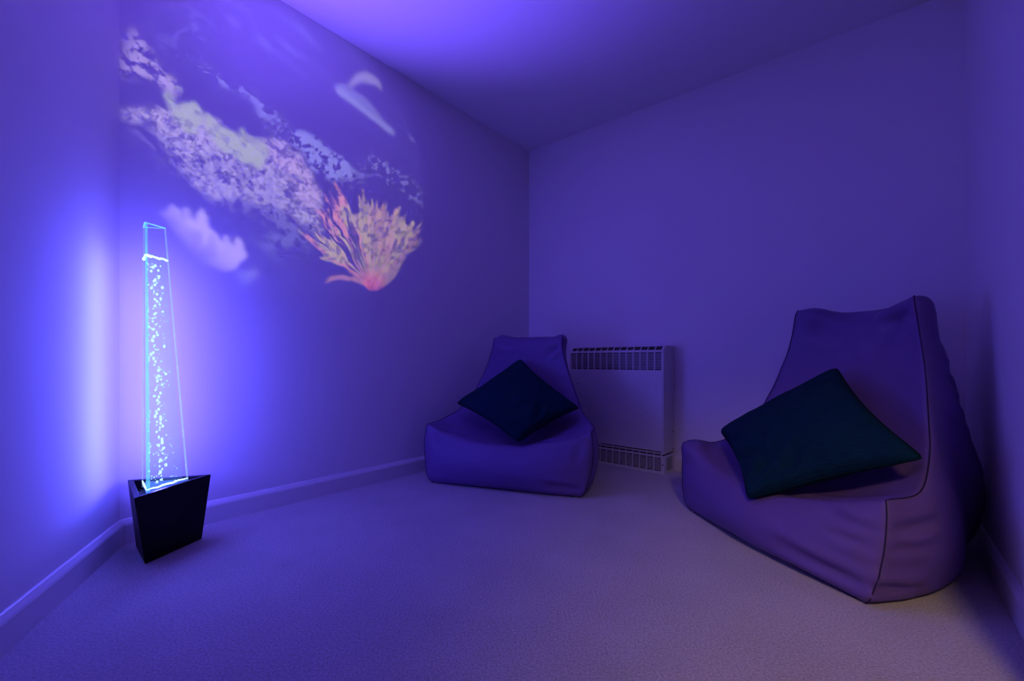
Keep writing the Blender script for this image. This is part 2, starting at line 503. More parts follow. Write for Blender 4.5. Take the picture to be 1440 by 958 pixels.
    # little dark scuffs on the front panel
    for (fx, fz, sx, sz) in ((0.10, 0.80, 0.0075, 0.003), (0.845, 0.48, 0.003, 0.003), (0.30, 0.40, 0.006, 0.002), (0.86, 0.795, 0.003, 0.002)):
        bm = bmesh.new()
        x, z = W * fx, zf + (gz0 - zf) * fz
        vs = []
        for q in range(9):
            a = 2 * math.pi * q / 9
            rr = 0.75 + 0.5 * random.random()
            vs.append((x + sx * rr * math.cos(a), z + sz * rr * math.sin(a) + 0.4 * sx * rr * math.cos(a)))
        add_prism(bm, [(a, -dep - 0.0003, b) for a, b in vs], [(a, -dep + 0.001, b) for a, b in vs])
        o = from_bm('scuff', bm, M_scuff, root)
        o['label'] = 'small dark scuff'
build_heater()

# ------------------------------------------------------------------ bean bag chairs
def catmull(keys, t):
    """keys: array (n,k); t in 0..n-1"""
    n = len(keys)
    i = int(min(max(math.floor(t), 0), n - 2)); f = t - i
    p0, p1, p2, p3 = keys[max(i - 1, 0)], keys[i], keys[i + 1], keys[min(i + 2, n - 1)]
    if i == 0: p0 = 2 * p1 - p2
    if i == n - 2: p3 = 2 * p2 - p1
    return 0.5 * ((2 * p1) + (-p0 + p2) * f + (2 * p0 - 5 * p1 + 4 * p2 - p3) * f * f + (-p0 + 3 * p1 - 3 * p2 + p3) * f ** 3)

def bag_mesh(keys, skew, bulge_side, bulge_front, grooves, bumps, seed, NI=84, NT=48, NS=26, wr=0.006, topsag=0.03):
    """keys rows: edge_s, edge_z, edge_w, centre_s, centre_z, back_s, back_z, back_w, side_bulge"""
    K = np.array(keys, float)
    n = len(K)
    ts = np.linspace(0, n - 1, NI + 1)
    rows = np.array([catmull(K, t) for t in ts])
    rows[:, 6] = np.maximum(rows[:, 6], 0.0)
    bm = bmesh.new()
    cache = {}
    def V(p):
        k = (round(p[0], 5), round(p[1], 5), round(p[2], 5))
        v = cache.get(k)
        if v is None:
            v = bm.verts.new(p); cache[k] = v
        return v
    def top(i, f):      # f -1..1
        r = rows[i]
        q = (1 - abs(f) ** 2.2)
        sk = skew * max(0.0, -f) ** 3 * max(0.0, 1 - ts[i] / 1.4)
        return (r[2] * f * (1 + (0.6 * sk if f < 0 else 0)), r[0] - sk + (r[3] - r[0]) * q, r[1] + (r[4] - r[1]) * q)
    def bot(i, f):
        r = rows[i]
        q = (1 - abs(f) ** 2.5)
        g = max(0.0, min(1.0, r[6] / 0.08))
        return (r[7] * f, r[5] + 0.09 * q * g, r[6])
    def side(i, k, sgn):   # k 0..1 from seam to bottom
        r = rows[i]
        w = r[2] + (r[7] - r[2]) * k
        b = r[8] * (math.sin(math.pi * k) ** 0.8 if 0 < k < 1 else 0)
        sk = (skew * (1 - k) * max(0.0, 1 - ts[i] / 1.4)) if sgn < 0 else 0.0
        return (sgn * (w + b + 0.6 * sk * r[2]), r[0] - sk + (r[5] - r[0] + 0 * sk) * k, r[1] + (r[6] - r[1]) * k)
    def quad(a, b, c, d):
        vs = []
        for p in (a, b, c, d):
            v = V(p)
            if v not in vs: vs.append(v)
        if len(vs) > 2:
            try: bm.faces.new(vs)
            except ValueError: pass
    fs = np.linspace(-1, 1, NT + 1); ks = np.linspace(0, 1, NS + 1)
    for i in range(NI):
        for j in range(NT):
            quad(top(i, fs[j]), top(i, fs[j + 1]), top(i + 1, fs[j + 1]), top(i + 1, fs[j]))
            quad(bot(i, fs[j + 1]), bot(i, fs[j]), bot(i + 1, fs[j]), bot(i + 1, fs[j + 1]))
        for k in range(NS):
            quad(side(i, ks[k], 1), side(i, ks[k + 1], 1), side(i + 1, ks[k + 1], 1), side(i + 1, ks[k], 1))
            quad(side(i, ks[k + 1], -1), side(i, ks[k], -1), side(i + 1, ks[k], -1), side(i + 1, ks[k + 1], -1))
    def cap(i, amt, flip):
        def pt(j, k):
            f = fs[j]
            if k == 0: return top(i, f)
            if k == NS: return bot(i, f)
            if j == 0: return side(i, ks[k], -1)
            if j == NT: return side(i, ks[k], 1)
            T, B = np.array(top(i, f)), np.array(bot(i, f))
            S0, S1 = np.array(side(i, ks[k], -1)), np.array(side(i, ks[k], 1))
            p = T + (B - T) * ks[k]
            lin = (np.array(side(i, ks[k], -1)) * (1 - f) + np.array(side(i, ks[k], 1)) * (1 + f)) / 2
            p[0] = lin[0]
            dirv = np.array([0, -1.0, 0.0]) if not flip else np.array([0, 0.0, 1.0])
            p = p + dirv * amt * math.sin(math.pi * ks[k]) ** 0.8 * (1 - abs(f) ** 3)
            return tuple(p)
        for j in range(NT):
            for k in range(NS):
                q = (pt(j, k), pt(j, k + 1), pt(j + 1, k + 1), pt(j + 1, k))
                quad(*(q if not flip else q[::-1]))
    cap(0, bulge_front, False); cap(NI, topsag, True)
    bm.verts.ensure_lookup_table()
    seams = {}
    for sgn in (-1, 1):
        path = [V(side(0, k, sgn)) for k in ks[::-1]] + [V(side(i, 0, sgn)) for i in range(1, NI + 1)]
        seams[sgn] = path
    base = [V(bot(0, f)) for f in fs]
    seamset = set(seams[-1]) | set(seams[1])
    # soften everything, the seams a little less
    for it in range(7):
        new = {}
        for v in bm.verts:
            if not v.link_edges: continue
            a = Vector((0, 0, 0))
            for e in v.link_edges: a += e.other_vert(v).co
            a /= len(v.link_edges)
            new[v] = v.co.lerp(a, 0.16 if v in seamset else 0.6)
        for v, c in new.items(): v.co = c
    bmesh.ops.recalc_face_normals(bm, faces=bm.faces[:])
    bm.normal_update()
    # displacement: broad dents, then explicit folds
    vs = list(bm.verts)
    P = np.array([v.co[:] for v in vs]); Nn = np.array([v.normal[:] for v in vs])
    d = (fbm(P[:, 0] * 4 + 9, P[:, 1] * 4, P[:, 2] * 7, 3, seed) - 0.5) * wr * 2.2
    d += (fbm(P[:, 0] * 11, P[:, 1] * 11 + 3, P[:, 2] * 22, 3, seed + 5) - 0.5) * wr * 0.8
    for (p0, p1, depth, width) in grooves:
        p0 = np.array(p0); p1 = np.array(p1); ax = p1 - p0; L = (ax ** 2).sum()
        t = np.clip(((P - p0) @ ax) / L, -0.2, 1.2)
        wob = 0.25 * width * np.sin(t * 7 + seed)
        q = p0 + t[:, None] * ax
        dist = np.sqrt(((P - q) ** 2).sum(1)) + wob * 0.5
        tap = np.clip(np.sin(np.clip(t, 0, 1) * math.pi), 0, 1) ** 0.6
        g = dist / width
        d += tap * depth * 1.2 * (-np.exp(-g ** 2) + 0.55 * np.exp(-((g - 1.9) / 0.9) ** 2))
    for (c, rad, amt) in bumps:
        dist2 = ((P - np.array(c)) ** 2).sum(1)
        d += amt * np.exp(-dist2 / rad ** 2)
    d *= np.clip(P[:, 2] / 0.03, 0, 1)
    P2 = P + Nn * d[:, None]
    # the lower welt tucks under where the bag meets the carpet
    tuck = 1 - 0.035 * np.clip(1 - P2[:, 2] / 0.045, 0, 1) ** 2
    P2[:, 0] *= tuck; P2[:, 1] = 0.35 + (P2[:, 1] - 0.35) * tuck
    P2[:, 2] = np.maximum(P2[:, 2], 0.0)
    for v, p in zip(vs, P2): v.co = p
    return bm, seams, base

def build_bag(name, m, a, label, **kw):
    rz = math.atan2(-a.x, a.y)
    root = empty(name, m, rz)
    tag(root, label, 'bean bag chair', 'bean bag chairs')
    bm, seams, base = bag_mesh(**kw)
    sp = {s: [v.co.copy() for v in path] for s, path in seams.items()}
    bp = [v.co.copy() for v in base]
    Mw = Matrix.Translation(m) @ Matrix.Rotation(rz, 4, 'Z')
    bm.faces.ensure_lookup_table()
    vsl = {v: i for i, v in enumerate(bm.verts)}
    bvh = BVHTree.FromPolygons([Mw @ v.co for v in bm.verts], [[vsl[v] for v in f.verts] for f in bm.faces])
    from_bm('body', bm, M_bag, root, True)
    for s in (-1, 1):
        b2 = bmesh.new()
        pts = sp[s]
        pts = [p for i, p in enumerate(pts) if i % 2 == 0 or i == len(pts) - 1]
        pts = [Vector((p.x, p.y, max(p.z, 0.003))) for p in pts]
        add_tube(b2, pts, 0.0019, 6)
        from_bm('seam', b2, M_seam, root, True)
    b2 = bmesh.new()
    pts = [Vector((p.x, p.y - 0.001, max(p.z, 0.003))) for p in bp[2:-2]]
    add_tube(b2, pts, 0.0019, 6)
    from_bm('hem', b2, M_seam, root, True)
    return root, bvh

# keys: edge_s, edge_z, edge_w, centre_s, centre_z, back_s, back_z, back_w, side_bulge
K_R = [
    (0.055, 0.292, 0.405,  0.020, 0.195,  0.000, 0.000, 0.395, 0.020),
    (0.190, 0.300, 0.395,  0.150, 0.205,  0.200, 0.000, 0.400, 0.030),
    (0.290, 0.385, 0.350,  0.290, 0.265,  0.400, 0.000, 0.350, 0.040),
    (0.338, 0.480, 0.315,  0.380, 0.390,  0.590, 0.005, 0.250, 0.036),
    (0.386, 0.640, 0.272,  0.430, 0.600,  0.690, 0.170, 0.250, 0.035),
    (0.408, 0.770, 0.240,  0.455, 0.745,  0.600, 0.440, 0.240, 0.025),
    (0.418, 0.872, 0.222,  0.466, 0.812,  0.525, 0.835, 0.205, 0.014),
]
mR = (floor_pt(965, 718) + floor_pt(1222, 857)) / 2
lR = (floor_pt(1222, 857) - floor_pt(965, 718)).normalized()
aR = Vector((-lR.y, lR.x, 0))
grooves_R = [
    ((0.10, -0.02, 0.085), (0.40, 0.0, 0.050), 0.014, 0.018),
    ((0.405, 0.0, 0.055), (0.41, 0.17, 0.040), 0.014, 0.017),
    ((0.405, 0.05, 0.205), (0.42, 0.24, 0.225), 0.011, 0.016),
    ((0.41, 0.04, 0.165), (0.42, 0.18, 0.160), 0.008, 0.014),
    ((0.24, 0.01, 0.215), (0.40, 0.03, 0.195), 0.010, 0.015),
    ((0.28, 0.0, 0.17), (0.40, 0.02, 0.16), 0.008, 0.015),
    ((0.05, 0.06, 0.200), (0.38, 0.12, 0.285), 0.010, 0.022),
    ((0.18, 0.24, 0.270), (0.33, 0.27, 0.350), 0.009, 0.018),
    ((0.15, 0.30, 0.300), (0.31, 0.31, 0.420), 0.007, 0.018),
    ((0.09, 0.46, 0.770), (0.20, 0.44, 0.835), 0.020, 0.024),
    ((0.02, 0.46, 0.70), (0.20, 0.43, 0.79), 0.006, 0.03),
    ((-0.20, 0.46, 0.80), (-0.05, 0.47, 0.74), 0.010, 0.030),
    ((-0.34, 0.06, 0.27), (-0.38, 0.12, 0.25), 0.010, 0.020),
    ((0.27, 0.50, 0.70), (0.24, 0.58, 0.66), 0.008, 0.014),
    ((0.29, 0.47, 0.60), (0.27, 0.58, 0.55), 0.008, 0.014),
    ((0.31, 0.46, 0.50), (0.29, 0.60, 0.45), 0.008, 0.014),
]
bumps_R = [((0.21, 0.46, 0.85), 0.045, 0.016), ((-0.19, 0.47, 0.84), 0.06, 0.026), ((-0.37, 0.05, 0.29), 0.06, 0.02), ((-0.06, 0.47, 0.82), 0.08, -0.012), ((0.0, -0.04, 0.12), 0.2, 0.015)]
mR = mR + nR * 0.004
bagR, bvhR = build_bag('bean_bag_chair', mR, aR,
    'large purple vinyl bean bag chair in the right foreground against the right wall',
    keys=K_R, skew=0.05, bulge_side=0.04, bulge_front=0.05, grooves=grooves_R, bumps=bumps_R, seed=3)

K_L = [
    (0.035, 0.318, 0.452,  0.020, 0.225,  0.000, 0.000, 0.412, 0.025),
    (0.180, 0.325, 0.440,  0.150, 0.235,  0.200, 0.000, 0.410, 0.035),
    (0.300, 0.390, 0.360,  0.300, 0.285,  0.400, 0.000, 0.350, 0.040),
    (0.360, 0.480, 0.310,  0.390, 0.400,  0.600, 0.005, 0.280, 0.045),
    (0.405, 0.620, 0.255,  0.440, 0.590,  0.690, 0.170, 0.250, 0.035),
    (0.425, 0.720, 0.222,  0.460, 0.710,  0.600, 0.420, 0.220, 0.025),
    (0.450, 0.800, 0.212,  0.475, 0.770,  0.540, 0.780, 0.190, 0.010),
]
mL = (floor_pt(601, 680) + floor_pt(822, 703)) / 2
lL = (floor_pt(822, 703) - floor_pt(601, 680)).normalized()
aL = Vector((-lL.y, lL.x, 0))
grooves_L = [
    ((0.22, -0.02, 0.060), (0.41, 0.0, 0.045), 0.012, 0.016),
    ((0.16, 0.10, 0.250), (0.36, 0.04, 0.295), 0.012, 0.025),
    ((-0.38, 0.04, 0.300), (-0.27, 0.12, 0.270), 0.012, 0.022),
    ((-0.40, 0.02, 0.280), (-0.37, 0.0, 0.200), 0.008, 0.018),
    ((0.40, 0.02, 0.270), (0.38, -0.02, 0.150), 0.008, 0.018),
    ((0.12, 0.46, 0.690), (0.20, 0.44, 0.740), 0.010, 0.018),
    ((-0.20, 0.47, 0.75), (-0.05, 0.49, 0.745), 0.010, 0.018),
    ((0.20, 0.42, 0.56), (0.25, 0.40, 0.52), 0.008, 0.014),
]
bumps_L = [((0.215, 0.49, 0.79), 0.05, 0.022), ((-0.20, 0.53, 0.79), 0.06, 0.030)]
bagL, bvhL = build_bag('bean_bag_chair', mL, aL,
    'purple vinyl bean bag chair in the far corner, left of the heater',
    keys=K_L, skew=0.0, bulge_side=0.04, bulge_front=0.045, grooves=grooves_L, bumps=bumps_L, seed=21)

# ------------------------------------------------------------------ cushions
def build_cushion(name, corners, label, bvh, thick, seed, folds, gap=0.004, pinch=0.085):
    """corners in order (top, right, bottom, left), world space"""
    n = 44
    c = [np.array(p) for p in corners]
    ctr = sum(c) / 4
    nrm = np.cross(c[1] - c[3], c[0] - c[2]); nrm /= np.linalg.norm(nrm)
    if nrm[2] < 0: nrm = -nrm
    us = np.linspace(-1, 1, n + 1)
    U, Vv = np.meshgrid(us, us, indexing='ij')
    # edges bow inwards, corners stay as points
    su = U * (1 - pinch * (1 - Vv ** 2) ** 1.2 * np.abs(U) ** 2)
    sv = Vv * (1 - pinch * (1 - U ** 2) ** 1.2 * np.abs(Vv) ** 2)
    blunt = 1 - 0.022 * (U * U * Vv * Vv) ** 9
    su, sv = su * blunt, sv * blunt
    a, b = (su + 1) / 2, (sv + 1) / 2
    # c0 at (1,1), c1 at (1,-1), c2 at (-1,-1), c3 at (-1,1)
    P = (c[0] * (a * b)[..., None] + c[1] * (a * (1 - b))[..., None] + c[2] * ((1 - a) * (1 - b))[..., None] + c[3] * ((1 - a) * b)[..., None])
    prof = ((1 - U ** 2).clip(0) * (1 - Vv ** 2).clip(0)) ** 0.42
    prof = prof / prof.max()
    lower = 0.42 * thick * prof + 0.004
    upper = 0.58 * thick * prof + 0.004
    off = np.zeros_like(U)
    need = np.full_like(U, -1.0)
    nv = Vector(nrm)
    for i in range(n + 1):
        for j in range(n + 1):
            o = Vector(P[i, j]) + nv * 0.6
            h = bvh.ray_cast(o, -nv, 0.9)
            if h[0] is not None:
                need[i, j] = 0.6 - h[3] + lower[i, j] + gap
    off = np.maximum(need, -0.25)
    base = np.where(need > -0.9, need, np.nan)
    m = np.nanmean(base)
    base = np.where(np.isnan(base), min(m, 0.0), base)
    # cushion keeps its own stiffness: smooth the drape, then lift clear of the seat
    sm = np.maximum(base, 0.0)
    for it in range(60):
        p = np.pad(sm, 1, mode='edge')
        avg = (p[:-2, 1:-1] + p[2:, 1:-1] + p[1:-1, :-2] + p[1:-1, 2:]) / 4
        sm = np.maximum(avg, np.where(need > -0.9, need, -1))
    wr = (fbm(U * 2.2 + seed, Vv * 2.2, None, 3, seed) - 0.5) * 0.024 * (0.3 + prof) + (fbm(U * 5 + seed, Vv * 9, None, 3, seed + 2) - 0.5) * 0.007
    for (u0, v0, u1, v1, dep, wid) in folds:
        ax = np.array([u1 - u0, v1 - v0]); L = (ax ** 2).sum()
        t = np.clip(((U - u0) * ax[0] + (Vv - v0) * ax[1]) / L, 0, 1)
        dist = np.sqrt((U - u0 - t * ax[0]) ** 2 + (Vv - v0 - t * ax[1]) ** 2) / wid
        wr += np.sin(np.clip(t, 0.02, 0.98) * math.pi) ** 0.6 * 1.9 * dep * (-np.exp(-dist ** 2) + 0.5 * np.exp(-((dist - 1.8) / 0.8) ** 2))
    edge = np.minimum(1 - np.abs(U), 1 - np.abs(Vv))
    edgew = np.clip(edge / 0.12, 0, 1)
    top = P + (sm + upper + wr * edgew)[..., None] * nrm
    botm = P + (sm - lower)[..., None] * nrm
    rim = P + (sm)[..., None] * nrm
    # knife edge: boundary of both sides meets
    bd = (np.abs(U) == 1) | (np.abs(Vv) == 1)
    top[bd] = rim[bd]; botm[bd] = rim[bd]
    o0 = top.mean((0, 1))
    lo = np.array([ctr[0], ctr[1], min(botm[..., 2].min(), top[..., 2].min())])
    root = empty(name, Vector(lo))
    tag(root, label, 'cushion', 'teal scatter cushions')
    bm = bmesh.new()
    vt = [[bm.verts.new(top[i, j] - lo) for j in range(n + 1)] for i in range(n + 1)]
    vb = [[vt[i][j] if bd[i, j] else bm.verts.new(botm[i, j] - lo) for j in range(n + 1)] for i in range(n + 1)]
    uvl = bm.loops.layers.uv.new('UVMap')
    for i in range(n):
        for j in range(n):
            f1 = bm.faces.new((vt[i][j], vt[i + 1][j], vt[i + 1][j + 1], vt[i][j + 1]))
            for lp, (p, q) in zip(f1.loops, ((i, j), (i + 1, j), (i + 1, j + 1), (i, j + 1))):
                lp[uvl].uv = (p / n, q / n)
            f2 = bm.faces.new((vb[i][j + 1], vb[i + 1][j + 1], vb[i + 1][j], vb[i][j]))
            for lp, (p, q) in zip(f2.loops, ((i, j + 1), (i + 1, j + 1), (i + 1, j), (i, j))):
                lp[uvl].uv = (p / n, q / n)
    from_bm('cover', bm, M_cush, root, True)
    loop = [(0, j) for j in range(n)] + [(i, n) for i in range(n)] + [(n, n - j) for j in range(n)] + [(n - i, 0) for i in range(n)]
    pts = [Vector(rim[i, j] - lo) for i, j in loop]
    bm = bmesh.new()
    add_tube(bm, pts, 0.0032, 6, closed=True)
    from_bm('piping', bm, M_cushseam, root, True)
    return root

def bagpt(m, a, px, py, s):
    """point on the ray of a photo pixel at distance s behind the front edge of a bean bag"""
    k = (px - CX) / F
    l = Vector((a.y, -a.x, 0))
    # (m + a s + l t): x = k*y
    x0 = m.x + a.x * s; y0 = m.y + a.y * s
    t = (k * y0 - x0) / (l.x - k * l.y)
    d = y0 + l.y * t
    return at_depth(px, py, d)

cl = [bagpt(mL, aL, 732, 505, 0.40), bagpt(mL, aL, 815, 574, 0.22), bagpt(mL, aL, 729, 622, 0.00), bagpt(mL, aL, 642, 567, 0.22)]
build_cushion('cushion', cl, 'dark teal square cushion lying cornerwise on the far bean bag', bvhL, 0.13, 5,
              [(-0.7, -0.3, 0.1, -0.5, 0.006, 0.08), (-0.95, -0.6, -0.6, -0.8, 0.008, 0.07), (-0.2, -0.9, 0.3, -0.6, 0.006, 0.08)])
cr = [bagpt(mR, aR, 1176, 517, 0.37), bagpt(mR, aR, 1300, 645, 0.17), bagpt(mR, aR, 1055, 705, -0.04), bagpt(mR, aR, 1013, 606, 0.14)]
build_cushion('cushion', cr, 'dark teal square cushion with creased corners on the near right bean bag', bvhR, 0.13, 9,
              [(-0.9, -0.2, -0.45, -0.3, 0.010, 0.07), (-0.75, -0.75, -0.45, -0.55, 0.009, 0.06), (0.5, 0.75, 0.85, 0.5, 0.008, 0.06),
               (-0.4, -0.85, 0.1, -0.5, 0.008, 0.07), (-0.9, 0.3, -0.6, 0.1, 0.006, 0.06)])

# ------------------------------------------------------------------ triangular bubble lamp
PT = 0.24
tri_top = [floor_pt(188.5, 701, PT), floor_pt(297, 667, PT), floor_pt(179.4, 675, PT)]
ctop = sum(tri_top, Vector()) / 3
b0, b1 = floor_pt(204, 794), floor_pt(284, 758)
ed = b1 - b0
mid = (b0 + b1) / 2
pern = Vector((-ed.y, ed.x, 0)).normalized()
if (ctop - mid).dot(pern) < 0: pern = -pern
b2 = mid + pern * ed.length * 0.80
tri_bot = [b0, b1, b2]
lamp_base = Vector((sum(p.x for p in tri_bot) / 3, sum(p.y for p in tri_bot) / 3, 0))
lamp = empty('bubble_lamp', lamp_base)
tag(lamp, 'glowing blue three-sided bubble lamp rising from a tapered black planter in the left corner', 'lamp')
LB = lamp_base
def loc(p): return Vector(p) - LB
def scale_tri(tri, s, z=None):
    c = sum(tri, Vector()) / 3
    r = [c + (p - c) * s for p in tri]
    if z is not None:
        for p in r: p.z = z
    return r
def mixtri(t0, t1, f): return [p.lerp(q, f) for p, q in zip(t0, t1)]

# planter: outer skin, rim, inner skin
bm = bmesh.new()
inr = scale_tri(tri_top, 0.80)
inb = scale_tri(mixtri(tri_bot, tri_top, 0.30), 0.78)
def vring(tri): return [bm.verts.new(loc(p)) for p in tri]
ro0, ro1 = vring(tri_bot), vring(tri_top)
ri1, ri0 = vring(inr), vring(inb)
for i in range(3):
    j = (i + 1) % 3
    bm.faces.new((ro0[i], ro0[j], ro1[j], ro1[i]))
    bm.faces.new((ro1[i], ro1[j], ri1[j], ri1[i]))
    bm.faces.new((ri1[i], ri1[j], ri0[j], ri0[i]))
bm.faces.new(ro0[::-1]); bm.faces.new(ri0)
o = from_bm('planter', bm, M_black, lamp)
o['label'] = 'black lacquered planter'
bv = o.modifiers.new('bevel', 'BEVEL'); bv.width = 0.002; bv.segments = 2; bv.limit_method = 'ANGLE'

# tube: a tapering three sided column
TB_Z = 0.216
TT_Z = HC + 195 / F * 1.45
zt = TT_Z
def up_pt(px, py): return Vector(((px - CX) / F * (F * (zt - HC) / (HY - py)), F * (zt - HC) / (HY - py), zt))
tube_top = [up_pt(203.8, 312), up_pt(233, 320.4), up_pt(201.5, 319)]
tube_bot = scale_tri(tri_top, 0.55, TB_Z)
def tube_at(z, s=1.0):
    f = (z - TB_Z) / (zt - TB_Z)
    t = mixtri(tube_bot, tube_top, f)
    return scale_tri(t, s)
bm = bmesh.new()
add_prism(bm, [loc(p) for p in tube_bot], [loc(p) for p in tube_top])
bm.faces.ensure_lookup_table()
o = from_bm('tube', bm, M_acrylic, lamp)
o['label'] = 'clear acrylic three-sided tube'
# inner wall
WZ = HC + (HY - 359.5) / F * 1.452
WZ_ = WZ
bm = bmesh.new()
add_prism(bm, [loc(p) for p in tube_at(TB_Z + 0.024, 0.80)], [loc(p) for p in tube_at(WZ, 0.80)])
o = from_bm('water', bm, M_water, lamp)
# three edge-lit corner strips
for i in range(3):
    bm = bmesh.new()
    def strip(z):
        t = tube_at(z, 0.995); c = sum(t, Vector()) / 3
        p = t[i]; q0 = t[(i + 1) % 3]; q1 = t[(i + 2) % 3]
        w = (0.013 if i == 0 else 0.004) * (0.6 + 0.4 * (zt - z) / (zt - TB_Z))
        a = p + (q0 - p).normalized() * w; b = p + (q1 - p).normalized() * w
        return [loc(p), loc(a), loc((a + b) / 2 + (c - p).normalized() * 0.002), loc(b)]
    add_prism(bm, strip(TB_Z + 0.004), strip(zt - 0.002))
    from_bm('corner_strip', bm, M_edge if i == 0 else M_edge2, lamp)
# glowing top rim
bm = bmesh.new()
tt = scale_tri(tube_top, 0.985)
for i in range(3):
    p, q = tt[i], tt[(i + 1) % 3]
    add_tube(bm, [loc(p) - Vector((0, 0, 0.002)), loc(q) - Vector((0, 0, 0.002))], 0.0021 if i != 1 else 0.001, 6)
from_bm('top_rim', bm, M_rimglow, lamp, True)
# foam line at the water surface
bm = bmesh.new()
rr = random.Random(5)
for i in (0, 2):
    t = tube_at(WZ, 0.93)
    p, q = t[i], t[(i + 1) % 3]
    pts = []; rad = []
    for k in range(15):
        f = k / 14
        pts.append(loc(p.lerp(q, f)) + Vector((0, 0, rr.uniform(-0.002, 0.002)))); rad.append(0.0030 + rr.uniform(0, 0.0022) * (1 - 0.5 * f))
    add_tube(bm, pts, rad, 6)
from_bm('foam', bm, M_foam, lamp, True)
bm = bmesh.new()  # glowing line added to imitate the bright bottom edge of the tube
t = tube_at(TB_Z + 0.026, 0.97)
for i in (0, 2):
    add_tube(bm, [loc(t[i].lerp(t[(i + 1) % 3], k / 8)) + Vector((0, 0, 0.0015 * math.sin(k * 2.3))) for k in range(9)], [0.0016 + 0.0016 * math.sin(math.pi * k / 8) for k in range(9)], 6)
from_bm('bottom_glow_line', bm, M_foam, lamp, True)
# pump body, light plate and fittings inside the planter
bm = bmesh.new()
add_prism(bm, [loc(p) for p in scale_tri(tri_top, 0.62, 0.150)], [loc(p) for p in scale_tri(tri_top, 0.62, 0.212)])
from_bm('pump_housing', bm, M_inner, lamp)
bm = bmesh.new()
add_prism(bm, [loc(p) for p in tube_at(TB_Z + 0.010, 0.95)], [loc(p) for p in tube_at(TB_Z + 0.022, 0.95)])
from_bm('light_plate', bm, M_led, lamp)
bm = bmesh.new()
e0 = tri_top[0].lerp(tri_top[2], 0.30); cin = ctop
hp = e0.lerp(cin, 0.34); hp.z = 0.20
h2 = e0.lerp(cin, 0.40); h2 = h2.lerp(tri_top[2], 0.3); h2.z = 0.215
h3 = tri_top[2].lerp(cin, 0.45); h3.z = 0.19
add_tube(bm, [loc(hp) - Vector((0, 0, 0.03)), loc(hp), loc(hp.lerp(h2, 0.5)) + Vector((0, 0, 0.012)), loc(h2), loc(h3)], 0.006, 8)
from_bm('air_hose', bm, M_inner, lamp, True)
# bubbles
def bubble_pos(z, fx, fd):
    t = tube_at(z, 0.72)
    # fx 0..1 from the left front corner to the right one, fd 0..1 towards the rear corner
    p = t[0].lerp(t[1], fx)
    return p.lerp(t[2], fd)
def add_bubble(bm, c, r, st):
    vsx = bmesh.ops.create_icosphere(bm, subdivisions=2, radius=1.0)['verts']
    for v in vsx:
        v.co = Vector((v.co.x * r, v.co.y * r, v.co.z * r * st)) + c
rb = random.Random(12)
def stream(z):   # centre line of the main stream wanders a little
    return 0.50 + 0.06 * math.sin(z * 23) + 0.05 * math.sin(z * 61 + 1)
big = []
for k in range(100):
    z = TB_Z + 0.02 + (WZ - TB_Z - 0.035) * ((k + rb.random()) / 100)
    f = (z - TB_Z) / (WZ - TB_Z)
    spread = 0.05 + 0.16 * f
    fx = min(0.92, max(0.1, stream(z) + rb.gauss(0, spread)))
    big.append((z, fx, max(0.02, min(0.4, rb.gauss(0.2, 0.10))), rb.uniform(0.0020, 0.0042), rb.uniform(0.9, 1.7)))
for (z, fx, fd, r, st) in big:
    bm = bmesh.new()
    p = bubble_pos(z, fx, fd)
    add_bubble(bm, Vector((0, 0, 0)), r, st)
    o = from_bm('bubble', bm, M_bubble, lamp, True)
    o.location = loc(p)
bm = bmesh.new()
for k in range(170):
    z = TB_Z + 0.015 + (WZ - TB_Z - 0.03) * rb.random()
    f = (z - TB_Z) / (WZ - TB_Z)
    fx = min(0.97, max(0.05, rb.choice((stream(z) + rb.gauss(0, 0.2), 0.82 + rb.gauss(0, 0.08), 0.06))))
    add_bubble(bm, loc(bubble_pos(z, fx, max(0.02, min(0.6, rb.gauss(0.25, 0.2))))), rb.uniform(0.0011, 0.0027), rb.uniform(0.9, 1.5))
o = from_bm('fine_bubbles', bm, M_bubble_dim, lamp, True)
o['kind'] = 'stuff'

# ------------------------------------------------------------------ lights
BLUE = (0.088, 0.070, 1.0)
BLUE_UP = (0.142, 0.070, 1.0)
def point(name, loc_, power, col, rad):
    l = bpy.data.lights.new(name, 'POINT'); l.energy = power; l.color = col; l.shadow_soft_size = rad
    o = bpy.data.objects.new(name, l); COL.objects.link(o); o.location = loc_
    return o
NP = 7
TUBE_W = 16.5
for k in range(NP):
    z = 0.27 + (WZ - 0.29) * k / (NP - 1)
    c = sum(tube_at(z), Vector()) / 3
    point('lamp_glow', c, TUBE_W / NP, BLUE, 0.018)
# light leaving through the open top of the tube
l = bpy.data.lights.new('lamp_uplight', 'SPOT'); l.energy = 305.0; l.color = BLUE_UP; l.spot_size = math.radians(74); l.spot_blend = 1.0; l.shadow_soft_size = 0.02
o = bpy.data.objects.new('lamp_uplight', l); COL.objects.link(o)
o.location = sum(tube_at(zt - 0.03), Vector()) / 3
tgt = Vector((-0.56, 1.56, 2.25))
o.rotation_euler = (tgt - o.location).to_track_quat('-Z', 'Y').to_euler()

